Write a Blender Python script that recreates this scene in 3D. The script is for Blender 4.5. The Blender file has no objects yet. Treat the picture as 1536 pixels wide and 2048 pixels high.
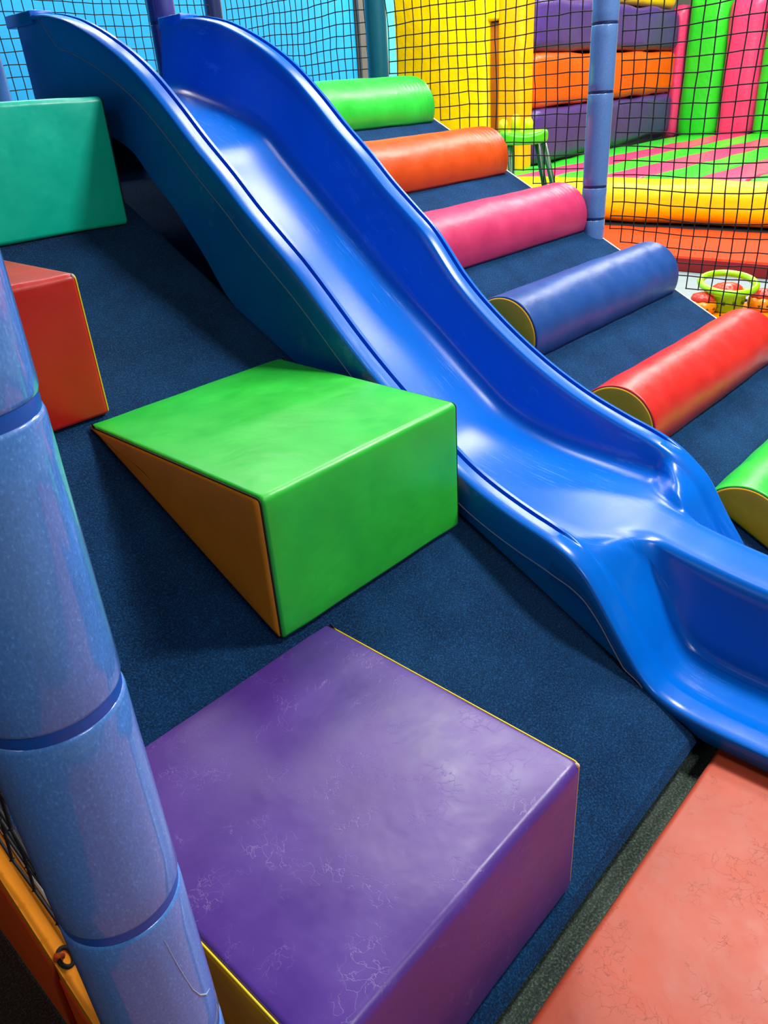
import bpy, bmesh, math, random
import numpy as np
from mathutils import Vector, Matrix, noise

random.seed(7)
sc = bpy.context.scene
COL = sc.collection

# ------------------------------------------------------------------ camera, world, lights, exposure
cam_d = bpy.data.cameras.new('camera')
cam_d.sensor_fit = 'VERTICAL'; cam_d.sensor_height = 36.0; cam_d.sensor_width = 27.0
cam_d.lens = 36.0 * 1534.18 / 2048.0
cam_d.clip_start = 0.02; cam_d.clip_end = 100
cam = bpy.data.objects.new('camera', cam_d); COL.objects.link(cam)
RIGHT = Vector((0.67262062, -0.7372607, -0.06346788))
DOWN = Vector((-0.39020521, -0.28049947, -0.87696063))
FWD = Vector((0.6287459, 0.6146273, -0.47635269))
m = Matrix.Identity(4)
for i in range(3):
    m[i][0] = RIGHT[i]; m[i][1] = -DOWN[i]; m[i][2] = -FWD[i]
m[0][3], m[1][3], m[2][3] = 0.0, -0.405, 1.40
cam.matrix_world = m
sc.camera = cam

w = bpy.data.worlds.new('hall_world'); sc.world = w; w.use_nodes = True
wn = w.node_tree.nodes; wl = w.node_tree.links
bg = wn['Background']; bg.inputs[0].default_value = (0.80, 0.88, 1.0, 1); bg.inputs[1].default_value = 0.06

def area(name, loc, target, sx, sy, power, col=(1, 0.97, 0.92)):
    d = bpy.data.lights.new(name, 'AREA'); d.shape = 'RECTANGLE'; d.size = sx; d.size_y = sy
    d.energy = power; d.color = col
    o = bpy.data.objects.new(name, d); COL.objects.link(o); o.location = loc
    o.rotation_euler = (Vector(target) - Vector(loc)).to_track_quat('-Z', 'Y').to_euler()
    return o
# ceiling panel lamps of the hall plus one front fill, all at ceiling height
area('ceiling_lamp_play', (3.2, -0.5, 3.4), (3.2, -0.5, 0), 0.6, 0.35, 150)
area('ceiling_lamp_ramp', (3.15, 1.6, 3.4), (3.15, 1.6, 0), 1.3, 0.6, 80)
area('ceiling_lamp_aisle', (-2.4, 0.6, 3.4), (-2.4, 0.6, 0), 0.6, 1.2, 16)
area('ceiling_lamp_side', (4.7, 1.0, 3.5), (4.7, 1.0, 0), 1.2, 0.4, 45)
area('front_fill_lamp', (1.0, -3.0, 3.2), (1.0, -3.0, 0), 1.2, 0.6, 80)  # fill added behind the camera to brighten the front faces of the steps
area('ceiling_lamp_deck', (3.0, 3.3, 3.9), (3.0, 3.3, 0), 0.6, 1.2, 30)
area('ceiling_lamp_blue', (3.2, 4.6, 4.0), (3.2, 5.5, 1.6), 2.5, 0.5, 130)
area('ceiling_lamp_hall', (6.0, 1.0, 4.2), (6.0, 1.0, 0), 1.2, 0.6, 80)
area('ceiling_lamp_castle', (8.6, 2.6, 4.4), (8.9, 3.0, 0), 1.5, 1.5, 230)
area('ceiling_lamp_tower', (6.6, 4.4, 4.2), (8.2, 5.6, 1.4), 1.2, 1.2, 215)
area('ceiling_lamp_back', (11.5, 3.2, 4.4), (12.2, 3.6, 0), 1.5, 1.5, 190)

sc.view_settings.view_transform = 'Standard'
sc.view_settings.look = 'None'
sc.view_settings.exposure = 0.0
sc.view_settings.gamma = 1.0
sc.view_settings.use_curve_mapping = False
sc.cycles.max_bounces = 6
sc.cycles.caustics_reflective = False
sc.cycles.caustics_refractive = False

# ------------------------------------------------------------------ materials
def lin(c):
    return tuple((v / 255 / 12.92) if v / 255 <= 0.04045 else ((v / 255 + 0.055) / 1.055) ** 2.4 for v in c) + (1,)

class Mat:
    def __init__(s, name, rgb, rough=0.5, spec=0.5, coat=0.0, coat_rough=0.1):
        s.m = bpy.data.materials.new(name); s.m.use_nodes = True
        s.t = s.m.node_tree; s.n = s.t.nodes; s.b = s.n['Principled BSDF']
        s.b.inputs['Base Color'].default_value = lin(rgb); s.b.inputs['Roughness'].default_value = rough
        s.b.inputs['Specular IOR Level'].default_value = spec
        s.b.inputs['Coat Weight'].default_value = coat; s.b.inputs['Coat Roughness'].default_value = coat_rough
        s.rgb = rgb; s.height = None; s._co = None
    def node(s, typ, **kw):
        x = s.n.new(typ)
        for k, v in kw.items():
            if k in x.inputs.keys(): x.inputs[k].default_value = v
            else: setattr(x, k, v)
        return x
    def co(s, scale=(1, 1, 1)):
        if s._co is None: s._co = s.node('ShaderNodeTexCoord')
        mp = s.node('ShaderNodeMapping'); mp.inputs['Scale'].default_value = scale
        s.t.links.new(s._co.outputs['Object'], mp.inputs['Vector']); return mp.outputs[0]
    def noise(s, scale, detail=4, rough=0.55, stretch=(1, 1, 1)):
        x = s.node('ShaderNodeTexNoise'); x.inputs['Scale'].default_value = scale
        x.inputs['Detail'].default_value = detail; x.inputs['Roughness'].default_value = rough
        s.t.links.new(s.co(stretch), x.inputs['Vector']); return x.outputs['Fac']
    def ramp(s, src, stops):
        r = s.node('ShaderNodeValToRGB'); e = r.color_ramp.elements
        while len(e) < len(stops): e.new(0.5)
        for q, (p, c) in zip(e, stops):
            q.position = p; q.color = c if len(c) == 4 else lin(c)
        s.t.links.new(src, r.inputs[0]); return r.outputs[0]
    def bump(s, src, strength, dist):
        b = s.node('ShaderNodeBump'); b.inputs['Strength'].default_value = strength; b.inputs['Distance'].default_value = dist
        s.t.links.new(src, b.inputs['Height'])
        if s.height: s.t.links.new(s.height, b.inputs['Normal'])
        s.height = b.outputs[0]; s.t.links.new(s.height, s.b.inputs['Normal']); return s
    def color(s, out): s.t.links.new(out, s.b.inputs['Base Color']); return s
    def mixc(s, fac, a, b, blend='MIX'):
        x = s.node('ShaderNodeMix'); x.data_type = 'RGBA'; x.blend_type = blend
        for sock, v in ((x.inputs[0], fac), (x.inputs[6], a), (x.inputs[7], b)):
            if hasattr(v, 'is_linked'): s.t.links.new(v, sock)
            else: sock.default_value = v
        return x.outputs[2]
    def math(s, op, a, b=0.0):
        x = s.node('ShaderNodeMath', operation=op)
        for sock, v in ((x.inputs[0], a), (x.inputs[1], b)):
            if hasattr(v, 'is_linked'): s.t.links.new(v, sock)
            else: sock.default_value = v
        return x.outputs[0]

def vinyl(name, rgb, rough=0.36, wear=0.10, crease=0.0, spec=0.5, bump=0.25):
    M = Mat(name, rgb, rough, spec)
    n = M.noise(7, 5)
    base = lin(rgb)
    lo = tuple(c * (1 - wear) for c in base[:3]) + (1,); hi = tuple(min(1, c * (1 + wear) + 0.01 * wear) for c in base[:3]) + (1,)
    c = M.ramp(n, [(0.3, lo), (0.7, hi)])
    if crease:
        # fine crackle lines worn into the vinyl, in sparse patches
        v = M.node('ShaderNodeTexVoronoi', feature='DISTANCE_TO_EDGE'); v.inputs['Scale'].default_value = 34
        dn = M.node('ShaderNodeTexNoise'); dn.inputs['Scale'].default_value = 16; dn.inputs['Detail'].default_value = 6
        M.t.links.new(M.co(), dn.inputs['Vector'])
        add = M.node('ShaderNodeVectorMath', operation='MULTIPLY_ADD')
        M.t.links.new(dn.outputs['Color'], add.inputs[0]); add.inputs[1].default_value = (0.16, 0.16, 0.16); M.t.links.new(M.co(), add.inputs[2])
        M.t.links.new(add.outputs[0], v.inputs['Vector'])
        line = M.ramp(v.outputs['Distance'], [(0.0, (1, 1, 1, 1)), (0.03, (0, 0, 0, 1))])
        mask = M.ramp(M.noise(13, 3), [(0.5, (0, 0, 0, 1)), (0.6, (1, 1, 1, 1))])
        lm = M.math('MULTIPLY', line, mask)
        if crease > 0:
            dark = tuple(x * 0.45 for x in base[:3]) + (1,)
            c = M.mixc(M.math('MULTIPLY', lm, min(1, crease)), c, dark)
        else:
            pale = tuple(min(1, x * 1.2 + 0.12) for x in base[:3]) + (1,)
            c = M.mixc(M.math('MULTIPLY', lm, -crease), c, pale)
        M.bump(lm, 0.2, -0.001)
    M.color(c)
    M.bump(M.noise(9, 3), bump, 0.012)
    M.bump(M.noise(900, 2), 0.06, 0.001)
    r = M.ramp(M.noise(14, 4), [(0.3, (rough * 0.85,) * 3 + (1,)), (0.7, (rough * 1.2,) * 3 + (1,))])
    M.t.links.new(r, M.b.inputs['Roughness'])
    return M.m

def carpet(name, rgb, rgb2, scale=260):
    M = Mat(name, rgb, 0.95, 0.1)
    n = M.noise(scale, 3, 0.7); n2 = M.noise(6, 4)
    c = M.ramp(n, [(0.36, tuple(int(v * 0.55) for v in rgb)), (0.52, rgb), (0.68, rgb2)])
    c = M.mixc(0.25, c, M.ramp(n2, [(0.3, tuple(int(v * 0.8) for v in rgb)), (0.7, rgb2)]))
    M.color(c); M.bump(n, 0.9, 0.004)
    M.b.inputs['Sheen Weight'].default_value = 0.03; M.b.inputs['Sheen Roughness'].default_value = 0.5
    return M.m

def plain(name, rgb, rough=0.5, spec=0.5, bump=0.0, coat=0.0):
    M = Mat(name, rgb, rough, spec, coat)
    c = M.ramp(M.noise(12, 3), [(0.3, tuple(int(v * 0.95) for v in rgb)), (0.7, rgb)])
    M.color(c)
    if bump: M.bump(M.noise(8, 3), bump, 0.01)
    return M.m

def inflat(name, rgb, rough=0.38, spec=0.4):
    M = Mat(name, rgb, rough, spec)
    M.color(M.ramp(M.noise(3, 3), [(0.3, tuple(int(v * 0.96) for v in rgb)), (0.7, rgb)]))
    M.bump(M.noise(4, 4), 0.35, 0.05)
    return M.m

def slide_mat():
    M = Mat('slide_plastic', (0, 102, 208), 0.22, 0.3)
    base = M.ramp(M.noise(5, 3), [(0.3, (0, 98, 204)), (0.7, (0, 106, 214))])
    # fine scratches along the run of the slide
    s1 = M.noise(1.0, 6, 0.75, (150, 7, 7))
    patch = M.ramp(M.noise(4.0, 4), [(0.5, (0, 0, 0, 1)), (0.66, (1, 1, 1, 1))])
    scr = M.math('MULTIPLY', M.ramp(s1, [(0.55, (0, 0, 0, 1)), (0.72, (1, 1, 1, 1))]), patch)
    M.color(M.mixc(M.math('MULTIPLY', scr, 0.42), base, lin((130, 180, 250))))
    r = M.ramp(scr, [(0.0, (0.25,) * 3 + (1,)), (1.0, (0.5,) * 3 + (1,))])
    M.t.links.new(r, M.b.inputs['Roughness'])
    M.bump(s1, 0.05, 0.002); M.bump(M.noise(3, 2), 0.05, 0.02)
    return M.m

def pole_mat(name, rgb, sheen=(120, 110, 200)):
    M = Mat(name, rgb, 0.45, 0.5, 1.0, 0.10)
    n = M.noise(520, 2, 0.6, (1, 1, 0.6))
    c = M.ramp(n, [(0.3, tuple(int(v * 0.9) for v in rgb)), (0.6, rgb), (0.8, tuple(min(255, int(v * 1.1 + 25)) for v in rgb))])
    M.color(c); M.bump(n, 0.08, 0.001); M.bump(M.noise(10, 3), 0.10, 0.01)
    M.b.inputs['Coat Tint'].default_value = (0.92, 0.9, 1, 1)
    return M.m

MT = dict(
    green=vinyl('green_vinyl', (44, 200, 60)), green_dark=plain('green_seam', (14, 60, 20), 0.6),
    purple=vinyl('purple_vinyl', (84, 52, 146), 0.34, 0.12, -0.5, 0.55, 0.12), red=vinyl('red_vinyl', (196, 30, 22), 0.34),
    teal=vinyl('teal_vinyl', (0, 198, 172), 0.34), yellow=vinyl('yellow_vinyl', (236, 148, 0), 0.4), gold=vinyl('gold_vinyl', (255, 186, 0), 0.45),
    orange=vinyl('orange_vinyl', (204, 74, 10), 0.4), pink=vinyl('pink_vinyl', (196, 50, 98), 0.4), navy=vinyl('navy_vinyl', (28, 72, 142), 0.38, spec=0.35),
    coral=vinyl('coral_red_vinyl', (206, 38, 34), 0.36), matred=vinyl('mat_red_vinyl', (182, 74, 50), 0.46, 0.14, 0.8, 0.4, 0.15),
    amber=plain('amber_vinyl', (250, 150, 0), 0.45), flame=plain('flame_vinyl', (255, 92, 4), 0.45),
    scuff=plain('scuffed_blue', (110, 128, 160), 0.6),
    film=plain('pale_film_edge', (170, 190, 214), 0.4),
    stitch=plain('black_stitching', (24, 20, 18), 0.8), white=plain('white_trim', (226, 224, 214), 0.5), worn=plain('worn_corner', (226, 190, 170), 0.6),
    carpet=carpet('navy_carpet', (9, 47, 89), (28, 86, 140)), carpet_grey=carpet('grey_green_carpet', (58, 72, 66), (120, 140, 128), 200),
    carpet_black=carpet('dark_brown_carpet', (66, 56, 50), (110, 96, 86), 240),
    slide=slide_mat(), pole=pole_mat('blue_foam', (82, 152, 232)), pole_r=pole_mat('blue_foam_pale', (92, 140, 198), (90, 110, 190)),
    pole_p=pole_mat('violet_blue_foam', (52, 58, 140)), pole_n=pole_mat('dark_blue_foam', (20, 44, 104)), pole_t=pole_mat('teal_foam', (0, 104, 122), (0, 120, 120)),
    band=plain('blue_tie_band', (10, 86, 190), 0.35), band_d=plain('dark_blue_tie_band', (18, 44, 96), 0.4), cord=plain('black_net_cord', (14, 14, 20), 0.7),
    steel=plain('grey_steel', (120, 122, 126), 0.35),
    wblue=plain('blue_wall_paint', (0, 158, 224), 0.6), wgrey=plain('grey_wall_paint', (92, 92, 88), 0.7), wteal=plain('teal_wall_paint', (70, 190, 196), 0.6),
    floor=plain('grey_floor_vinyl', (140, 158, 162), 0.5), wfar=plain('pale_grey_wall', (120, 126, 110), 0.7),
    iy=inflat('inflatable_yellow', (252, 216, 0)), iyd=inflat('inflatable_amber', (246, 170, 0)), io=inflat('inflatable_orange', (246, 88, 0)), ip=inflat('inflatable_purple', (70, 46, 122)),
    ig=inflat('inflatable_green', (44, 200, 40)), ipk=inflat('inflatable_pink', (226, 60, 108)), islot=inflat('inflatable_slot_shade', (150, 84, 10)),
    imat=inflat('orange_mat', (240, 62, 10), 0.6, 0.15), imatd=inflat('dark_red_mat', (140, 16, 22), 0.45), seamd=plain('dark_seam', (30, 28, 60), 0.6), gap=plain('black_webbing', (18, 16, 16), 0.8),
    sg=plain('lime_plastic', (92, 224, 24), 0.3), sy=plain('yellow_plastic', (240, 214, 0), 0.35), sd=plain('dark_green_plastic', (20, 84, 40), 0.3), sl=plain('pale_green_plastic', (120, 176, 130), 0.35),
    tg=plain('toy_lime', (150, 222, 0), 0.3), tr=plain('toy_red', (234, 60, 44), 0.3), to=plain('toy_orange', (244, 140, 0), 0.3), tsp=plain('toy_spot', (70, 70, 20), 0.4), ty=plain('toy_yellow', (250, 220, 40), 0.3),
    cordo=plain('orange_cord', (196, 70, 10), 0.6),
)

# ------------------------------------------------------------------ object helpers
WL = {}
def wloc(o): return WL.get(o.name, Vector((0, 0, 0)))
def obj(name, bm, mat, parent=None, smooth=True, loc=None):
    """link a bmesh (in world coordinates) as ONE mesh object"""
    me = bpy.data.meshes.new(name)
    base = Vector(loc) if loc is not None else (wloc(parent) if parent else Vector((0, 0, 0)))
    for v in bm.verts: v.co -= base
    bmesh.ops.recalc_face_normals(bm, faces=bm.faces[:])
    bm.to_mesh(me); bm.free()
    me.materials.append(MT[mat] if isinstance(mat, str) else mat)
    if smooth:
        for p in me.polygons: p.use_smooth = True
    o = bpy.data.objects.new(name, me); COL.objects.link(o)
    o.location = base - (wloc(parent) if parent else Vector((0, 0, 0)))
    if parent: o.parent = parent
    WL[o.name] = base
    return o
def tag(o, label=None, cat=None, group=None, kind=None):
    if label: o['label'] = label
    if cat: o['category'] = cat
    if group: o['group'] = group
    if kind: o['kind'] = kind
    return o
def thing(name, label, cat, loc, group=None):
    o = bpy.data.objects.new(name, None); COL.objects.link(o); o.location = loc; o.empty_display_size = 0.1
    WL[o.name] = Vector(loc)
    return tag(o, label, cat, group)
def struct(name, bm, mat, smooth=False):
    return tag(obj(name, bm, mat, None, smooth), kind='structure')

def box(bm, a, b, bev=0.0, seg=2):
    vs = [bm.verts.new((x, y, z)) for x in (a[0], b[0]) for y in (a[1], b[1]) for z in (a[2], b[2])]
    fs = [bm.faces.new([vs[i] for i in f]) for f in ((0, 1, 3, 2), (4, 6, 7, 5), (0, 4, 5, 1), (2, 3, 7, 6), (0, 2, 6, 4), (1, 5, 7, 3))]
    if bev:
        es = list({e for f in fs for e in f.edges})
        bmesh.ops.bevel(bm, geom=es, offset=bev, segments=seg, affect='EDGES', profile=0.5)
    return bm
def boxm(a, b, bev=0.0, seg=2): return box(bmesh.new(), a, b, bev, seg)

def tube(bm, pts, r, n=10, cap=True, closed=False):
    pts = [Vector(p) for p in pts]; N = len(pts)
    rr = r if hasattr(r, '__len__') else [r] * N
    rings = []; up = None
    for i, p in enumerate(pts):
        if closed: d = pts[(i + 1) % N] - pts[i - 1]
        else: d = pts[min(i + 1, N - 1)] - pts[max(i - 1, 0)]
        d.normalize()
        if up is None:
            up = Vector((0, 0, 1)) if abs(d.z) < 0.9 else Vector((1, 0, 0))
        a = d.cross(up); a.normalize(); b = a.cross(d); up = b
        rings.append([bm.verts.new(p + a * math.cos(2 * math.pi * k / n) * rr[i] + b * math.sin(2 * math.pi * k / n) * rr[i]) for k in range(n)])
    for i in range(N if closed else N - 1):
        A, B = rings[i], rings[(i + 1) % N]
        for k in range(n): bm.faces.new((A[k], A[(k + 1) % n], B[(k + 1) % n], B[k]))
    if cap and not closed:
        bm.faces.new(rings[0][::-1]); bm.faces.new(rings[-1])
    return bm
def lathe(bm, c, prof, n=32, fz=None):
    """prof: list of (radius, z)"""
    rings = []
    for r, z in prof:
        ring = []
        for k in range(n):
            a = 2 * math.pi * k / n; q = r * (fz(a, r) if fz else 1)
            ring.append(bm.verts.new((c[0] + q * math.cos(a), c[1] + q * math.sin(a), c[2] + z)))
        rings.append(ring)
    for A, B in zip(rings, rings[1:]):
        for k in range(n): bm.faces.new((A[k], A[(k + 1) % n], B[(k + 1) % n], B[k]))
    bm.faces.new(rings[0][::-1]); bm.faces.new(rings[-1])
    return bm
def sphere(bm, c, r, sz=(1, 1, 1), seg=20):
    q = bmesh.ops.create_uvsphere(bm, u_segments=seg, v_segments=seg // 2, radius=r)
    for v in q['verts']: v.co = Vector((v.co.x * sz[0], v.co.y * sz[1], v.co.z * sz[2])) + Vector(c)
    return bm

def round_poly(pts, r, seg=4, step=0.03):
    """2D polygon with rounded corners and edges resampled; r may be per corner"""
    out = []; n = len(pts)
    rs = r if hasattr(r, '__len__') else [r] * n
    for i in range(n):
        p0, p1, p2 = [np.array(pts[j % n], float) for j in (i - 1, i, i + 1)]
        a = p0 - p1; b = p2 - p1; la = np.linalg.norm(a); lb = np.linalg.norm(b); a /= la; b /= lb
        ang = math.acos(max(-1, min(1, a @ b))); d = min(rs[i] / math.tan(ang / 2), la * 0.45, lb * 0.45); rr = d * math.tan(ang / 2)
        s = p1 + a * d; e = p1 + b * d; bis = a + b; bis /= np.linalg.norm(bis); c = p1 + bis * (rr / math.sin(ang / 2))
        a0 = math.atan2(*(s - c)[::-1]); a1 = math.atan2(*(e - c)[::-1]); da = (a1 - a0 + math.pi) % (2 * math.pi) - math.pi
        for k in range(seg + 1):
            t = a0 + da * k / seg; out.append(c + rr * np.array([math.cos(t), math.sin(t)]))
    res = []
    for i in range(len(out)):
        p = out[i]; q = out[(i + 1) % len(out)]; L = np.linalg.norm(q - p); k = max(1, int(L / step))
        for j in range(k): res.append(p + (q - p) * j / k)
    return np.array(res)
def poly_normals(P):
    d = np.roll(P, -1, 0) - np.roll(P, 1, 0); n = np.stack([d[:, 1], -d[:, 0]], 1); n /= np.linalg.norm(n, axis=1)[:, None] + 1e-9
    A = 0.5 * np.sum(P[:, 0] * np.roll(P[:, 1], -1) - np.roll(P[:, 0], -1) * P[:, 1])
    return n if A > 0 else -n
def extrude(P, x0, x1, nx, rnd, axis=0, amp=0.0, freq=5.0, fn=None, caps=(True, True), seed=0):
    """sweep a closed 2D profile along an axis with rounded ends and a soft wobble of the stuffed cover"""
    bm = bmesh.new(); N = poly_normals(P); st = []
    for k in range(4): a = (k / 4) * math.pi / 2; st.append((x0 + rnd * (1 - math.sin(a)), rnd * (1 - math.cos(a))))
    st = [(x0 + rnd * (1 - math.cos(a)), rnd * (1 - math.sin(a))) for a in (0, 0.4, 0.8, 1.2)]
    mid = [(x0 + rnd + (x1 - x0 - 2 * rnd) * k / nx, 0) for k in range(nx + 1)]
    en = [(x1 - rnd * (1 - math.cos(a)), rnd * (1 - math.sin(a))) for a in (1.2, 0.8, 0.4, 0)]
    S = st + mid + en
    S = [(x0 + 0.0, rnd + 0.004)] + S + [(x1, rnd + 0.004)]
    rings = []
    for (x, ins) in S:
        ring = []
        for (p, n) in zip(P, N):
            q = p - n * ins
            if amp or fn:
                e = min(1, max(0, min(x - x0, x1 - x) / 0.06))
                d = amp * e * noise.noise(Vector((x * freq + seed, q[0] * freq, q[1] * freq))) if amp else 0
                if fn: d += fn(x, q, n)
                q = q + n * d
            c = (x, q[0], q[1]) if axis == 0 else ((q[0], x, q[1]) if axis == 1 else (q[0], q[1], x))
            ring.append(bm.verts.new(c))
        rings.append(ring)
    m_ = len(P)
    for A, B in zip(rings, rings[1:]):
        for k in range(m_): bm.faces.new((A[k], A[(k + 1) % m_], B[(k + 1) % m_], B[k]))
    if caps[0]: bm.faces.new(rings[0])
    if caps[1]: bm.faces.new(rings[-1][::-1])
    return bm
def panel(P, x, out, puff=0.008, axis=0, inset=0.006):
    """a slightly puffed side panel lying on the end of an extruded body"""
    bm = bmesh.new(); N = poly_normals(P); c = P.mean(0)
    rings = []
    for f, h in ((1.0, 0.0), (1.0, 0.5), (0.93, 0.8), (0.7, 0.95), (0.4, 1.0)):
        ring = []
        for p, n in zip(P, N):
            q = p - n * inset if f == 1.0 else c + (p - n * inset - c) * f
            xx = x + out * (0.0015 + puff * h) if h else x - out * 0.001
            ring.append(bm.verts.new((xx, q[0], q[1]) if axis == 0 else (q[0], xx, q[1])))
        rings.append(ring)
    m_ = len(P)
    for A, B in zip(rings, rings[1:]):
        for k in range(m_): bm.faces.new((A[k], A[(k + 1) % m_], B[(k + 1) % m_], B[k]))
    bm.faces.new(rings[-1]); return bm

# ------------------------------------------------------------------ geometry constants
TH = math.radians(28.0); T = math.tan(TH); Z0 = 0.0638
def rz(y): return Z0 + T * y
XL, XR, YT = 0.165, 3.31, 2.40

# ------------------------------------------------------------------ setting
bm = boxm((3.42, -6, -0.1), (16, 12, 0.0)); box(bm, (-6, -6, -0.1), (3.42, -1.6, 0.0)); struct('floor', bm, 'floor')
struct('floor_carpet', boxm((0.118, -1.6, -0.1), (3.42, 5.6, 0.0)), 'carpet_grey')
struct('floor_aisle', boxm((-6, -1.6, -0.1), (0.118, 12, 0.0)), 'carpet_black')
struct('wall_back', boxm((-3.0, 5.6, 0), (6.22, 5.75, 4.6)), 'wblue')
struct('trim_1', boxm((6.24, 5.55, 0), (6.52, 5.75, 4.6)), 'wgrey')
struct('trim_2', boxm((6.54, 5.6, 0), (6.80, 5.75, 4.6)), 'wteal')
struct('wall_far', boxm((15.0, -6, 0), (15.15, 12, 4.6)), 'wfar')
struct('wall_hall', boxm((6.8, 11.0, 0), (15.0, 11.15, 4.6)), 'wfar')

# ------------------------------------------------------------------ ramp
ramp = thing('carpeted_ramp', 'navy carpeted ramp carrying the slide, foam steps and half-round rollers', 'ramp', (1.7, 1.2, 0))
bm = bmesh.new()
xs = [XL, 1.40, 1.42, 1.985, 2.005, XR]; dz = [0, 0, -0.16, -0.16, 0, 0]
ys = [0.0, 0.012, 0.04] + list(np.linspace(0.1, YT, 24))
g = []
for y in ys:
    row = []
    for x, d in zip(xs, dz):
        t = max(0.004, rz(y) + d)
        if y == 0.0: t -= 0.012 if d == 0 else 0
        row.append(bm.verts.new((x, y, t)))
    g.append(row)
for a, b in zip(g, g[1:]):
    for k in range(len(xs) - 1): bm.faces.new((a[k], a[k + 1], b[k + 1], b[k]))
low = [[bm.verts.new((x, y, 0.002)) for x in xs] for y in (0.022, ys[-1])]
for k in range(len(xs) - 1):
    bm.faces.new((low[0][k], low[0][k + 1], g[0][k + 1], g[0][k])); bm.faces.new((g[-1][k], g[-1][k + 1], low[1][k + 1], low[1][k]))
    bm.faces.new((low[0][k], low[1][k], low[1][k + 1], low[0][k + 1]))
for k in (0, len(xs) - 1):
    f = [r[k] for r in g] + [low[1][k], low[0][k]]; bm.faces.new(f)
obj('carpet', bm, 'carpet', ramp, smooth=False)
bm = bmesh.new(); tube(bm, [(XR + 0.004, y, rz(y) - 0.004) for y in np.linspace(0.02, YT, 30)], 0.006, 8)
tag(obj('edge_trim', bm, 'white', ramp), 'pale edge strip')
bm = bmesh.new(); tube(bm, [(XL - 0.001, y, rz(y) + 0.006) for y in np.linspace(0.15, YT, 30)], 0.0062, 8)
tag(obj('edge_trim', bm, 'white', ramp), 'pale edge strip')

# padding fixed along the ramp's left flank
pad = thing('side_padding', 'amber and orange vinyl padding along left flank of navy ramp', 'padding', (0.13, 1.2, 0))
bm = bmesh.new()
def strip(bm, x0, x1, y0, y1, zb, zt, n=30, bulge=0.0):
    rows = []
    for y in np.linspace(y0, y1, n):
        rows.append([bm.verts.new((x0, y, zb(y))), bm.verts.new((x1, y, zb(y))), bm.verts.new((x1, y, zt(y))), bm.verts.new((x0, y, zt(y)))])
    for a, b in zip(rows, rows[1:]):
        for k in range(4): bm.faces.new((a[k], a[(k + 1) % 4], b[(k + 1) % 4], b[k]))
    bm.faces.new(rows[0]); bm.faces.new(rows[-1][::-1])
strip(bm, 0.1245, 0.158, 0.15, YT, lambda y: rz(y) - 0.05, lambda y: rz(y) - 0.004)
tag(obj('top_strip', bm, 'amber', pad, smooth=False), 'amber top strip')
bm = bmesh.new(); strip(bm, 0.122, 0.158, 0.15, YT, lambda y: 0.002, lambda y: rz(y) - 0.052)
tag(obj('side_cover', bm, 'flame', pad, smooth=False), 'red orange side cover')
ey = 0.46
bm = bmesh.new(); tube(bm, [(0.141 + 0.010 * math.cos(a), ey + 0.013 * math.sin(a), rz(ey + 0.013 * math.sin(a)) - 0.003) for a in np.linspace(0, 2 * math.pi, 20, endpoint=False)], 0.0035, 8, closed=True)
tag(obj('eyelet', bm, 'stitch', pad), 'dark eyelet')
bm = bmesh.new(); tube(bm, [(0.141, ey, rz(ey) + 0.002), (0.132, ey + 0.005, rz(ey) + 0.006), (0.120, ey + 0.012, rz(ey) - 0.03), (0.118, ey + 0.02, rz(ey) - 0.12), (0.119, ey + 0.03, rz(ey) - 0.2)], 0.005, 8)
tag(obj('lacing', bm, 'cordo', pad), 'orange lacing cord')

# deck behind the slide top
deck = thing('play_deck', 'raised carpeted deck behind the top of the blue slide', 'platform', (2.3, 3.2, 0))
obj('deck_board', boxm((1.39, 2.575, 1.34), (3.25, 3.90, 1.42), 0.01), 'carpet', deck, False)
for px, py in ((1.45, 2.65), (3.2, 2.65), (1.45, 3.85), (3.2, 3.85)):
    bm = bmesh.new(); tube(bm, [(px, py, 0.0), (px, py, 1.34)], 0.03, 12); obj('leg', bm, 'steel', deck)
obj('light_block_panel', boxm((0.3, 2.70, 0.0), (3.25, 2.715, 1.335)), 'carpet', deck, False)  # runs wide of the deck as added dark backing, stops light under the slide

# floor mat at the foot of the slide
mat = thing('floor_mat', 'worn coral red vinyl mat on the floor at the foot of the slide', 'mat', (1.2, -0.7, 0))
P = round_poly([(-1.35, 0.003), (-0.040, 0.003), (-0.040, 0.045), (-1.35, 0.045)], [0.004, 0.004, 0.014, 0.014], 5, 0.05)
obj('cover', extrude(P, -0.5, 2.9, 60, 0.012, amp=0.002), 'matred', mat)
bm = bmesh.new(); tube(bm, [(x, -0.0388, 0.022) for x in np.linspace(-0.48, 2.88, 40)], 0.0016, 6); obj('seam', bm, 'stitch', mat)

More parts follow.
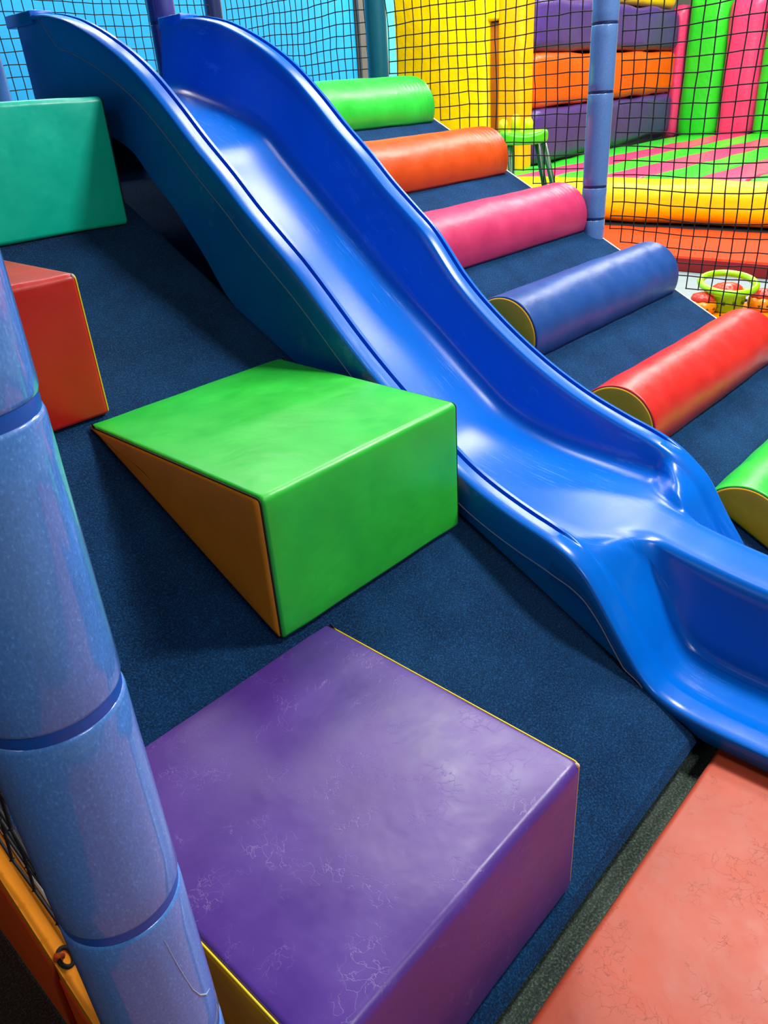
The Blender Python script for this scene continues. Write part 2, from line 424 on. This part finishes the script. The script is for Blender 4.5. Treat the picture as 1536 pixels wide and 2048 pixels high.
# ------------------------------------------------------------------ foam steps
def foam_step(mat_name, side_mat, x0, x1, y0, label, worn=None, seam_mat='stitch', hh=0.345):
    D = 0.645 if hh > 0.34 else 0.620; H = rz(y0) + hh
    root = thing('foam_step', label, 'foam step', (0.5 * (x0 + x1), y0 + 0.3, rz(y0 + 0.3)), 'wedge-shaped foam steps on the ramp')
    e = 0.003
    P = round_poly([(y0, rz(y0) + e), (y0 + D - 0.075, rz(y0 + D - 0.075) + e), (y0 + D, max(H, rz(y0 + D) + 0.006)), (y0, H)], [0.012, 0.012, 0.0035, 0.016], 6, 0.03)
    def sag(x, q, n):
        # the padded top crowns a little, the front face wrinkles softly
        u = (x - x0) / (x1 - x0); v = (q[0] - y0) / D
        if n[1] > 0.9: return 0.006 * math.sin(math.pi * min(1, max(0, u))) * math.sin(math.pi * min(1, max(0, v)))
        if n[0] < -0.9:
            h = (q[1] - rz(y0)) / 0.345
            return 0.004 * math.sin(math.pi * min(1, max(0, h))) * math.sin(math.pi * min(1, max(0, u)))
        return 0
    obj('cover', extrude(P, x0, x1, 34, 0.009, amp=0.0035, freq=6, fn=sag, seed=y0 * 9), mat_name, root)
    for xx, o in ((x0, -1), (x1, 1)):
        tag(obj('side_panel', panel(P, xx, o, 0.004, inset=0.007), side_mat, root), 'yellow side panel')
        bm = bmesh.new(); N = poly_normals(P); Q = P - N * 0.005
        tube(bm, [(xx + o * 0.0012, q[0], q[1]) for q in Q], 0.0019, 6, closed=True)
        tag(obj('seam', bm, seam_mat, root), 'dark stitched seam' if seam_mat == 'stitch' else 'yellow seam')
    if worn:
        bm = bmesh.new(); sphere(bm, worn, 0.0065, (0.7, 0.8, 0.8), 12); tag(obj('worn_corner', bm, 'worn', root), 'pale scuffed corner')
    return root
foam_step('purple', 'yellow', 0.262, 0.862, 0.021, 'purple foam step with yellow sides, lowest of the steps, nearest the red mat', (0.858, 0.0265, rz(0.021) + 0.3215), 'ty', 0.328)
foam_step('green', 'yellow', 0.757, 1.352, 0.651, 'bright green foam step with orange-yellow sides beside the blue slide')
foam_step('red', 'yellow', 0.235, 0.815, 1.296, 'red foam step with scuffed corner behind the thick blue padded post', (0.811, 1.3015, rz(1.296) + 0.3385), 'ty')
foam_step('teal', 'yellow', 0.74, 1.330, 1.922, 'teal foam step at the top left of the ramp', None, 'stitch', 0.365)

# ------------------------------------------------------------------ rollers
def roller(mat_name, yc, label, ribs=0.0, x0=2.172, x1=3.268, R=0.138):
    root = thing('half_round_roller', label, 'roller', (0.5 * (x0 + x1), yc, rz(yc)), 'half-round padded rollers across the ramp')
    pts = []
    u = (math.cos(TH), math.sin(TH)); v = (-math.sin(TH), math.cos(TH))
    e = 0.003
    for k in range(41):
        a = math.pi * k / 40; c, s = math.cos(a) * R, math.sin(a) * R + e
        pts.append((yc + u[0] * c + v[0] * s, rz(yc) + u[1] * c + v[1] * s))
    n0 = len(pts)
    for k in range(1, 10):
        c = -R + 2 * R * k / 10; pts.append((yc + u[0] * c + v[0] * e, rz(yc) + u[1] * c + v[1] * e))
    P = np.array(pts)
    def fn(x, q, n):
        d = 0
        if ribs and x > x1 - 0.30:
            f = min(1, (x - (x1 - 0.30)) / 0.2)
            d += ribs * f * math.sin((x - x1) * 2 * math.pi / 0.028 + 2 * noise.noise(Vector((x * 3, q[0] * 9, q[1] * 9)))) * max(0, n @ np.array(v))
        return d
    obj('cover', extrude(P, x0, x1, 150 if ribs else 44, 0.006, amp=0.004, freq=7, fn=fn, seed=yc * 5), mat_name, root)
    for xx, o in ((x0, -1), (x1, 1)):
        tag(obj('end_cap', panel(P, xx, o, 0.004, inset=0.006), 'gold', root), 'mustard yellow end')
        bm = bmesh.new(); N = poly_normals(P); Q = (P - N * 0.0065)[:n0]
        tube(bm, [(xx + o * 0.0015, q[0], q[1]) for q in Q], 0.0018, 6); tag(obj('seam', bm, 'stitch', root), 'dark stitched seam')
    return root
roller('green', 0.215, 'bright green half-round roller, lowest on the ramp beside the slide exit')
roller('coral', 0.650, 'red half-round roller with mustard yellow end beside the blue slide')
roller('navy', 1.088, 'navy blue half-round roller lying between the red and pink rollers')
roller('pink', 1.520, 'pink half-round roller whose end touches the right blue post', 0.0012, x1=3.245)
roller('orange', 1.955, 'orange half-round roller with puckered right end', 0.0022)
roller('green', 2.385, 'green half-round roller topmost on the ramp below the teal post', 0.0026)

# ------------------------------------------------------------------ slide
def interp(tab):
    t = np.array(sorted(tab)); X, Y = t[:, 0], t[:, 1]; h = np.diff(X); d = np.diff(Y) / h
    mm = np.zeros(len(X)); mm[0], mm[-1] = d[0], d[-1]
    for i in range(1, len(X) - 1):
        if d[i - 1] * d[i] > 0: w1, w2 = 2 * h[i] + h[i - 1], h[i] + 2 * h[i - 1]; mm[i] = (w1 + w2) / (w1 / d[i - 1] + w2 / d[i])
    def f(x):
        x = min(max(x, X[0]), X[-1]); i = min(int(np.searchsorted(X, x, side='right')) - 1, len(h) - 1); s = (x - X[i]) / h[i]
        return (1 + 2 * s) * (1 - s) ** 2 * Y[i] + s * (1 - s) ** 2 * h[i] * mm[i] + s * s * (3 - 2 * s) * Y[i + 1] + s * s * (s - 1) * h[i] * mm[i + 1]
    return f
top = [(2.50, 1.700), (2.3, 1.690), (2.16, 1.665), (2.06, 1.632), (1.96, 1.589), (1.87, 1.542), (1.80, 1.497), (1.70, 1.416), (1.60, 1.325), (1.49, 1.233), (1.40, 1.151), (1.30, 1.070), (1.24, 1.022)]
zL = interp(top + [(1.0, 0.80), (0.85, 0.680), (0.672, 0.549), (0.597, 0.512), (0.493, 0.473), (0.405, 0.446), (0.352, 0.422), (0.309, 0.388), (0.272, 0.342), (0.227, 0.278), (0.182, 0.216), (0.145, 0.170), (0.104, 0.137), (0.038, 0.117), (-0.063, 0.108), (-0.2, 0.106), (-0.6, 0.104)])
zR = interp(top + [(1.11, 0.876), (1.034, 0.808), (0.865, 0.687), (0.759, 0.626), (0.644, 0.572), (0.527, 0.530), (0.422, 0.497), (0.368, 0.472), (0.318, 0.437), (0.275, 0.398), (0.239, 0.345), (0.204, 0.293), (0.165, 0.240), (0.135, 0.198), (0.10, 0.165), (0.04, 0.132), (-0.06, 0.112), (-0.2, 0.106), (-0.6, 0.104)])
zB = interp([(2.5, 1.462), (2.35, 1.455), (2.19, 1.418), (1.87, 1.300), (1.785, 1.228), (1.5, 0.985), (1.2, 0.738), (0.98, 0.565), (0.885, 0.500), (0.775, 0.455), (0.64, 0.425), (0.48, 0.408), (0.335, 0.393), (0.26, 0.378), (0.15, 0.355), (0.0, 0.332), (-0.2, 0.316), (-0.6, 0.30)])
zK = interp([(2.5, 1.385), (2.2, 1.375), (1.93, 1.303), (1.85, 1.23), (1.76, 1.15), (1.64, 1.017), (1.54, rz(1.54) + 0.006), (1.2, rz(1.2) + 0.005), (0.6, rz(0.6) + 0.005), (0.05, rz(0.05) + 0.005), (-0.02, 0.062), (-0.2, 0.060), (-0.6, 0.060)])
def sstep(a, b, x): t = min(1, max(0, (x - a) / (b - a))); return t * t * (3 - 2 * t)
def half(y, side):
    """cross-section of one half, from the skirt up and in to the middle of the bed; x measured from the middle 1.70 outward"""
    zr = (zL if side < 0 else zR)(y); zb = zB(y); zk = zK(y); e = sstep(0.40, 0.24, y)
    sk = min(zk, zr - 0.03)
    if side > 0 and y > 0: sk = min(sk, rz(min(y, 2.36)) + 0.005)  # unseen right skirt lengthened to the ramp to keep light out underneath
    seam = max(sk + 0.004, zr - 0.085 + 0.03 * e) + (0.075 * sstep(2.2, 2.31, y))
    g = 1 - sstep(0.50, 0.34, y)
    b = sstep(2.40, 2.36, y) * 1.0     # above this the rail is a plain square mounting block
    hgt = max(0.02, zr - zb)
    pts = []
    pts.append((0.308, sk, 0)); pts.append((0.309, 0.5 * (sk + seam), 0)); pts.append((0.310, seam - 0.003, 0)); pts.append((0.3185, seam, 0)); pts.append((0.320, 0.5 * (seam + zr), 0))
    pts.append((0.320, zr - 0.012, 0)); pts.append((0.3185, zr - 0.004, 0)); pts.append((0.314, zr, 0))
    band = side < 0
    def rel(u): return zr + u * g
    if band:
        pts += [(0.292, rel(0.002), 0), (0.2715, rel(0.001), 0), (0.2705, rel(-0.013), 0), (0.2600, rel(-0.013), 0), (0.2590, rel(0.003), 0), (0.250, rel(0.003), 0)]
    else:
        pts += [(0.309, rel(0.004), 0), (0.3005, rel(0.004), 0), (0.2995, rel(-0.013), 0), (0.2885, rel(-0.013), 0), (0.2875, rel(0.000), 0), (0.250, rel(-0.001), 0)]
    pts += [(0.245, zr - 0.006, 0)]
    # inner wall and fillet
    wt = zr - 0.006; fh = min(0.055, 0.6 * hgt)
    xt, xb = 0.244, 0.244 - min(0.040, hgt * 0.14)
    for s in (0.25, 0.5, 0.75, 1.0): pts.append((xt + (xb - xt) * s, wt + (zb + fh - wt) * s, 1))
    fw = 0.06
    for a in (0.25, 0.5, 0.75, 1.0):
        th = a * math.pi / 2; pts.append((xb - fw * (1 - math.cos(th)), zb + fh * (1 - math.sin(th)), 1))
    bed = [xb - fw - k * (xb - fw) / 5 for k in range(1, 6)]
    for x in bed: pts.append((x, zb, 2))
    # exit: shelf, side well and raised tongue
    n = len(pts); ex = []
    shelf = zr - 0.003
    tz = zb
    k1 = [i for i in range(n) if pts[i][2] == 1]; k2 = [i for i in range(n) if pts[i][2] == 2]
    sx = [0.22, 0.195, 0.165, 0.138, 0.124, 0.112, 0.100, 0.090]
    wd = 0.042 * sstep(0.21, 0.13, y)
    szz = [shelf, shelf, shelf, shelf, shelf - wd * 0.25, shelf - wd, shelf - wd * 0.6 + (tz - shelf) * 0.12, shelf + (tz - shelf) * 0.80]
    bx = [0.080, 0.066, 0.045, 0.022, 0.0]; bz = [tz - 0.006, tz - 0.001, tz, tz, tz]
    out = list(pts)
    for j, i in enumerate(k1):
        out[i] = (pts[i][0] * (1 - e) + sx[j] * e, pts[i][1] * (1 - e) + szz[j] * e, 1)
    for j, i in enumerate(k2):
        out[i] = (pts[i][0] * (1 - e) + bx[j] * e, pts[i][1] * (1 - e) + bz[j] * e, 2)
    cx = 0.0
    off = 0.030 * e        # the tongue sits slightly to the right of the middle
    return [(1.70 + side * p[0] + off * min(1.0, max(0.0, (0.19 - p[0]) / 0.09)), p[1]) for p in out]
slide = thing('slide', 'glossy blue moulded plastic slide running down the middle of the navy ramp', 'slide', (1.70, 1.1, 0))
bm = bmesh.new(); rows = []
ysl = list(np.linspace(2.47, 0.55, 110)) + list(np.linspace(0.54, -0.02, 80)) + list(np.linspace(-0.04, -0.55, 16))
for y in ysl:
    L = half(y, -1); R_ = half(y, 1); sec = L + R_[::-1][1:]
    rows.append([bm.verts.new((x, y, z)) for x, z in sec])
for a, b in zip(rows, rows[1:]):
    for k in range(len(a) - 1): bm.faces.new((a[k], a[k + 1], b[k + 1], b[k]))
bm.faces.new(rows[-1])
ch = obj('chute', bm, 'slide', slide); ch.data.set_sharp_from_angle(angle=math.radians(50))
sh = ch.data.attributes.get('sharp_edge')
if sh:
    for e in ch.data.edges:
        if ch.data.vertices[e.vertices[0]].co.y + WL[ch.name].y < 0.40: sh.data[e.index].value = False
for s_ in (-1, 1):
    bm = bmesh.new(); pl_ = []
    for y in list(np.linspace(2.30, 0.5, 90)) + list(np.linspace(0.48, 0.14, 40)):
        q = half(y, s_)[3]; pl_.append((q[0] + s_ * 0.0006, y, q[1]))
    tube(bm, pl_, 0.0016, 6); tag(obj('parting_line', bm, 'scuff', slide), 'pale moulding line')
# mounting blocks at the head of each side rail
for s, nm in ((-1, 'rail_block'), (1, 'rail_block')):
    z = (zL if s < 0 else zR)(2.36)
    xa, xb = (1.378, 1.458) if s < 0 else (1.942, 2.022)
    o = obj(nm, boxm((xa, 2.34, 1.67), (xb, 2.52 if s < 0 else 2.485, z + 0.012), 0.004, 2), 'slide', slide)
    for yy in (2.39, 2.45):
        bm = bmesh.new(); lathe(bm, (0.5 * (xa + xb), yy, z + 0.0115), [(0.012, 0.0), (0.012, 0.003), (0.009, 0.006), (0.004, 0.007)], 16)
        tag(obj('bolt', bm, 'steel', o), 'grey bolt head')

# ------------------------------------------------------------------ padded posts
def post(x, y, z0, z1, mat_name, band, label, rings, r=0.0525, name='padded_post'):
    root = thing(name, label, 'post', (x, y, z0))
    zs = [z0] + [z for z in rings if z0 + 0.03 < z < z1 - 0.03] + [z1]
    for a, b in zip(zs, zs[1:]):
        pr = [(r - 0.016, a + 0.0042), (r - 0.003, a + 0.0044), (r - 0.0008, a + 0.006), (r, a + 0.009)]
        k = max(1, int((b - a) / 0.04))
        for i in range(1, k): pr.append((r, a + (b - a) * i / k))
        pr += [(r, b - 0.009), (r - 0.0008, b - 0.006), (r - 0.003, b - 0.0044), (r - 0.016, b - 0.0042)]
        bm = bmesh.new(); lathe(bm, (x, y, 0), pr, 48); obj('foam_sleeve', bm, mat_name, root)
    for z in zs[1:-1]:
        bm = bmesh.new(); lathe(bm, (x, y, 0), [(r - 0.02, z - 0.0052), (r - 0.0018, z - 0.0052), (r - 0.0014, z), (r - 0.0018, z + 0.0052), (r - 0.02, z + 0.0052)], 48)
        o = obj('tie_band', bm, band, root); o.data.set_sharp_from_angle(angle=math.radians(40))
        tag(o, 'darker blue band')
    return root
def ring_list(first, step=0.22, top=3.2): return list(np.arange(first, top, step))
front_post = post(0.137, 0.085, 0.0, 2.4, 'pole', 'band', 'thick blue foam padded post in front, beside the purple step', ring_list(0.37))
edge = [(-1.465, 0.7808), (-1.441, 0.7707), (-1.413, 0.7543), (-1.382, 0.7403), (-1.318, 0.7149), (-1.24, 0.6896), (-1.13, 0.671), (-0.978, 0.6578), (-0.8, 0.651)]
bm = bmesh.new(); tube(bm, [(0.137 + 0.0526 * math.cos(a), 0.085 + 0.0526 * math.sin(a), z) for a, z in edge], [0.0001, 0.0003, 0.0003, 0.0004, 0.0004, 0.0005, 0.0008, 0.0010, 0.0003], 6)
tag(obj('film_edge', bm, 'film', front_post), 'pale lifted edge of the film')
post(3.300, 1.385, 0.0, 3.2, 'pole_r', 'band_d', 'blue padded post standing at the end of the pink roller', [0.2, 0.5, 0.859, 0.991, 1.354, 1.597, 1.95, 2.3, 2.65, 3.0])
post(2.045, 2.600, 1.42, 3.2, 'pole_p', 'band_d', 'violet blue padded post behind the right rail at the slide head', ring_list(1.70, 0.35))
post(1.325, 2.625, 0.0, 3.2, 'pole', 'band', 'blue padded post left of the slide head, behind the teal step', ring_list(0.34, 0.32))
post(3.400, 4.050, 0.0, 3.2, 'pole_n', 'band_d', 'dark blue padded post at the back corner of the deck nets', ring_list(0.37, 0.35))
post(3.335, 2.665, 0.0, 3.2, 'pole_t', 'band_d', 'teal padded post behind the topmost green roller', [])

# ------------------------------------------------------------------ nets
def net(label, p_of, nu, nv, amp, keep=None, r=0.0026, knot=0.0050):
    """square mesh of knotted cords; p_of(i, j) gives the node"""
    bm = bmesh.new(); N = {}
    for i in range(nu + 1):
        for j in range(nv + 1):
            p = Vector(p_of(i, j)); q = p * 2.3
            p = p + Vector((noise.noise(q), noise.noise(q + Vector((9, 3, 1))), noise.noise(q + Vector((4, 7, 5))))) * amp
            k = p * 11; p = p + Vector((noise.noise(k), noise.noise(k + Vector((9, 3, 1))), noise.noise(k + Vector((4, 7, 5))))) * amp * 0.22
            if keep is None or keep(p): N[i, j] = p
    for (i, j), p in N.items():
        vs = [bm.verts.new(p + Vector(d) * knot) for d in ((1, 0, 0), (0, 1, 0), (-1, 0, 0), (0, -1, 0), (0, 0, 1), (0, 0, -1))]
        for a, b in ((0, 1), (1, 2), (2, 3), (3, 0)):
            bm.faces.new((vs[a], vs[b], vs[4])); bm.faces.new((vs[b], vs[a], vs[5]))
        for d in ((1, 0), (0, 1)):
            q = N.get((i + d[0], j + d[1]))
            if q is not None: tube(bm, [p, q], r, 5, cap=False)
    base = p_of(nu // 2, 0)
    o = obj('safety_net', bm, 'cord', None, True, base)
    tag(o, label, 'net', 'black square-mesh nets')
    return o
C = 0.0545
XN = 3.325
ab = lambda p: p.z > rz(p.y) + 0.005
net('black net beyond the lower rollers, right of the blue post by the pink roller', lambda i, j: (XN + 0.012, 1.325 - i * C, 0.10 + j * C), 32, 36, 0.020, ab)
net('black net between the blue post by the pink roller and the teal post', lambda i, j: (XN + 0.012, 1.445 + i * C, 0.78 + j * C), 21, 24, 0.022, ab)
net('black net between the teal post and the dark blue corner post', lambda i, j: (XN + 0.012 + 0.003 * i, 2.73 + i * C, 1.30 + j * C), 22, 15, 0.022)
net('black net across the back of the deck, before the blue wall', lambda i, j: (3.33 - i * C, 3.99, 1.44 + j * C), 44, 15, 0.022)
net('black net along the left edge of the ramp, from the thick front post', lambda i, j: (0.150 + 0.012 * math.sin(j * 0.7), 0.16 + i * C, rz(0.16 + i * C) + 0.02 + j * C), 42, 26, 0.018)

# ------------------------------------------------------------------ bouncy castle
castle = thing('bouncy_castle', 'inflatable bouncy castle with striped bed and purple and orange side wall beyond the net', 'bouncy castle', (9.5, 3.6, 0))
BZ = 0.56
def cyl(a, b, r, n=20, flat=1.0):
    bm = bmesh.new(); a = Vector(a); b = Vector(b); d = (b - a).normalized(); k = 24
    pts = []; rr = []
    for i in range(k + 1):
        t = i / k; e = min(t, 1 - t) * (b - a).length / r; pts.append(a + (b - a) * t); rr.append(r * (math.sqrt(max(0.0, 1 - (1 - min(1, e)) ** 2)) if e < 1 else 1) + 0.001)
    return tube(bm, pts, rr, n)
yb = [-0.75, -0.27, 0.22, 0.71, 1.20, 1.69, 2.18, 2.66, 3.17, 3.66, 4.14, 4.62, 5.2]
cols = ['ig', 'ipk']
for i, (a, b) in enumerate(zip(yb, yb[1:])):
    P = round_poly([(a + 0.002, 0.12), (b - 0.002, 0.12), (b - 0.002, BZ), (a + 0.002, BZ)], [0.02, 0.02, 0.035, 0.035], 5, 0.1)
    mt = 'ig' if i % 2 == 1 else 'ipk'
    tag(obj('bed_tube', extrude(P, 7.46, 12.95, 20, 0.05, amp=0.015, freq=2), mt, castle), 'green stripe of the bed' if mt == 'ig' else 'pink stripe of the bed')
# front bolster: long yellow tube
P = round_poly([(7.22, 0.18), (7.56, 0.18), (7.56, 0.56), (7.22, 0.56)], 0.165, 8, 0.1)
tag(obj('front_tube', extrude(P, -0.9, 7.0, 60, 0.08, axis=1, amp=0.02, freq=1.6), 'iy', castle), 'yellow front tube')
bm = bmesh.new(); box(bm, (7.24, -0.9, 0.004), (7.58, 7.0, 0.17), 0.01); tag(obj('base_band', bm, 'gap', castle), 'black base band')
# back wall columns
yc = [-0.75, -0.2, 0.35, 0.9, 1.44, 1.98, 2.52, 3.06, 3.60, 4.16, 4.70, 5.30, 5.55]
for i, (a, b) in enumerate(zip(yc, yc[1:])):
    P = round_poly([(12.92, a + 0.002), (13.5, a + 0.002), (13.5, b - 0.002), (12.92, b - 0.002)], [0.16 if b - a > 0.3 else 0.1] * 4, 7, 0.1)
    k = len(yc) - 2 - i
    mt = 'ipk' if k == 0 else ('ig' if k % 2 == 1 else 'ipk')
    bm = extrude(P, 0.5, 2.30 + (0.1 if mt == 'ig' else 0.0), 14, 0.12, axis=2, amp=0.02, freq=2)
    tag(obj('back_tube', bm, mt, castle), 'green back column' if mt == 'ig' else 'pink back column')
# side wall: stacked horizontal tubes
def skew(bm):
    for q in bm.verts: q.co.y += 0.105 * (q.co.x - 8.28)
    return bm
for (za, zb_, mt) in ((0.57, 1.16, 'ip'), (1.16, 1.71, 'io'), (1.71, 2.235, 'ip')):
    P = round_poly([(4.87, za + 0.003), (5.5, za + 0.003), (5.5, zb_ - 0.003), (4.87, zb_ - 0.003)], 0.11, 8, 0.1)
    tag(obj('side_tube', skew(extrude(P, 8.28, 12.88, 24, 0.08, amp=0.04, freq=1.8)), mt, castle), 'orange side tube' if mt == 'io' else 'purple side tube')
P = round_poly([(4.95, 2.238), (5.5, 2.238), (5.5, 2.6), (4.95, 2.6)], 0.10, 6, 0.1)
tag(obj('side_tube', skew(extrude(P, 8.28, 12.88, 24, 0.08, amp=0.02, freq=1.8)), 'iy', castle), 'yellow top tube')
# yellow entrance tower with a tall slot
bm = bmesh.new()
P = round_poly([(8.02, 5.36), (8.6, 5.36), (8.6, 6.85), (8.02, 6.85)], [0.07, 0.03, 0.03, 0.10], 6, 0.12)
obj('tower', extrude(P, 0.5, 3.0, 20, 0.08, axis=2, amp=0.015, freq=1.5), 'iy', castle)
P = round_poly([(8.04, 4.90), (8.27, 4.90), (8.27, 5.24), (8.04, 5.24)], [0.06, 0.03, 0.03, 0.06], 6, 0.12)
tag(obj('tower_jamb', extrude(P, 0.5, 3.0, 20, 0.08, axis=2, amp=0.015, freq=1.5), 'iyd', castle), 'amber edge of the tower')
bm = bmesh.new(); box(bm, (8.10, 5.21, 0.5), (8.25, 5.40, 2.02), 0.02); tag(obj('slot_shade_panel', bm, 'islot', castle), 'slot with shade painted dark amber')  # shade of the open gap put into a dark coloured box
bm = bmesh.new(); box(bm, (8.05, 5.22, 2.03), (8.26, 5.38, 2.95), 0.03, 3); obj('slot_cap', bm, 'iy', castle)

# crash mats in front of the castle
cm = thing('crash_mat', 'orange red crash mat lying in front of the yellow inflatable tube', 'mat', (6.75, 2.0, 0))
P = round_poly([(6.27, 0.003), (7.20, 0.003), (7.20, 0.17), (6.285, 0.118)], [0.006, 0.006, 0.02, 0.012], 4, 0.1)
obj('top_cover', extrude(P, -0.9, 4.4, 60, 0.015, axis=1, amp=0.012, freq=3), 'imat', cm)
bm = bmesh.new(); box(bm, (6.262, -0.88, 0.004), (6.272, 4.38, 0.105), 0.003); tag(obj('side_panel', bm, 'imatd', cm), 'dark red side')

# ------------------------------------------------------------------ tall green stool
sx, sy, sz = 5.55, 3.62, 0.0
def ray(px, py, depth):
    v = RIGHT * ((px - 768) / 1534.18) + DOWN * ((py - 1024) / 1534.18) + FWD
    return Vector((0, -0.405, 1.40)) + v * depth
sc_ = ray(1045, 272, 6.1)
sx, sy, zs = sc_.x, sc_.y, sc_.z
st = thing('kids_stool', 'lime green plastic stool with three rounded yellow back slats beyond the net', 'stool', (sx, sy, 0))
u = Vector((RIGHT.x, RIGHT.y, 0)).normalized(); v = Vector((FWD.x, FWD.y, 0)).normalized()
def sp(a, b, z): return Vector((sx, sy, 0)) + u * a + v * b + Vector((0, 0, z))
bm = bmesh.new()
Ps = round_poly([(-0.185, -0.16), (0.185, -0.16), (0.17, 0.16), (-0.17, 0.16)], 0.07, 6, 0.04)
bm2 = extrude(Ps, zs - 0.06, zs + 0.035, 3, 0.03, axis=2)
for q in bm2.verts:
    c = q.co.copy(); dip = -0.012 * (1 - min(1, (c.x / 0.12) ** 2)) if c.z > zs else 0
    q.co = sp(c.x, c.y, c.z + dip + 0.012 * (abs(c.x) / 0.18) ** 2)
bm.free(); obj('seat', bm2, 'sg', st)
for k, (a, h) in enumerate(((-0.135, 0.115), (-0.035, 0.145), (0.065, 0.115))):
    bm = bmesh.new(); Pp = []
    w_ = 0.036
    pr = [(-w_, 0.0)] + [(w_ * math.cos(t), h - w_ + w_ * math.sin(t)) for t in np.linspace(math.pi, 0, 12)] + [(w_, 0.0)]
    f = [[bm.verts.new(sp(a + x, 0.09 + d, zs + 0.012 + z)) for x, z in pr] for d in (0.0, 0.035)]
    bm.faces.new(f[0]); bm.faces.new(f[1][::-1])
    for i in range(len(pr)): bm.faces.new((f[0][i], f[1][i], f[1][(i + 1) % len(pr)], f[0][(i + 1) % len(pr)]))
    bmesh.ops.bevel(bm, geom=[e for e in bm.edges], offset=0.004, segments=2, affect='EDGES')
    tag(obj('back_slat', bm, 'sy', st), 'rounded yellow back slat')
for (a, b, sa, mt) in ((0.14, -0.11, 0.26, 'sd'), (-0.12, -0.11, 0.05, 'sd'), (0.13, 0.11, 0.235, 'sd'), (-0.07, 0.11, 0.06, 'sl')):
    bm = bmesh.new(); tube(bm, [sp(a, b, zs - 0.03), sp(a + sa * 0.5, b * 1.2, zs * 0.5), sp(a + sa, b * 1.4, 0.002)], [0.022, 0.024, 0.026], 12)
    tag(obj('leg', bm, mt, st), 'dark green leg' if mt == 'sd' else 'pale green leg')

# ------------------------------------------------------------------ toddler toy on the grey floor
tx, ty = 5.10, 1.385
toy = thing('activity_toy', 'lime and orange plastic toddler toy on the grey floor behind the red roller', 'toy', (tx, ty, 0))
bm = bmesh.new(); lathe(bm, (tx, ty, 0), [(0.26, 0.002), (0.285, 0.01), (0.285, 0.03), (0.25, 0.045), (0.1, 0.05)], 36); tag(obj('base', bm, 'to', toy), 'orange yellow base')
bm = bmesh.new(); lathe(bm, (tx, ty, 0), [(0.09, 0.045), (0.105, 0.06), (0.118, 0.15), (0.122, 0.165), (0.11, 0.168), (0.10, 0.15), (0.05, 0.14)], 36); tag(obj('bucket', bm, 'tg', toy), 'lime bucket')
bm = bmesh.new(); tube(bm, [(tx + 0.165 * math.cos(a), ty + 0.165 * math.sin(a), 0.215 - 0.03 * math.cos(a - 3.9)) for a in np.linspace(0, 2 * math.pi, 40, endpoint=False)], 0.021, 12, closed=True); tag(obj('ring', bm, 'tg', toy), 'lime ring')
bm = bmesh.new(); tube(bm, [(tx + 0.108 * math.cos(a), ty + 0.108 * math.sin(a), 0.17) for a in np.linspace(0, 2 * math.pi, 40, endpoint=False)], 0.007, 8, closed=True); tag(obj('rim', bm, 'ty', toy), 'yellow rim')
bm = bmesh.new(); lathe(bm, (tx, ty, 0.14), [(0.02, 0.0), (0.095, 0.01), (0.09, 0.045), (0.06, 0.07), (0.015, 0.078)], 48, lambda a, r: 1 + 0.08 * math.cos(8 * a)); tag(obj('scalloped_lid', bm, 'tr', toy), 'red scalloped lid')
for k in range(5):
    a = math.radians(195 + 32 * k); c = (tx + 0.116 * math.cos(a), ty + 0.116 * math.sin(a), 0.11); bm = bmesh.new(); sphere(bm, c, 0.011, (1, 1, 1), 10); tag(obj('spot', bm, 'tsp', toy), 'dark green spot')
for dx, dy in ((-0.15, 0.09), (0.10, -0.19)):
    bm = bmesh.new(); lathe(bm, (tx + dx, ty + dy, 0), [(0.05, 0.04), (0.078, 0.06), (0.088, 0.095), (0.082, 0.125), (0.06, 0.135)], 32); p = obj('pod', bm, 'to', toy); tag(p, 'orange pod')
    bm = bmesh.new(); lathe(bm, (tx + dx, ty + dy, 0.13), [(0.06, 0.0), (0.072, 0.008), (0.06, 0.035), (0.02, 0.05)], 40, lambda a, r: 1 + 0.09 * math.cos(8 * a)); tag(obj('pod_lid', bm, 'tr', p), 'red scalloped lid')
    for k in range(5):
        a = math.radians(190 + 33 * k); bm = bmesh.new(); sphere(bm, (tx + dx + 0.085 * math.cos(a), ty + dy + 0.085 * math.sin(a), 0.09), 0.009, (1, 1, 1), 10); tag(obj('pod_spot', bm, 'tsp', p), 'dark spot')
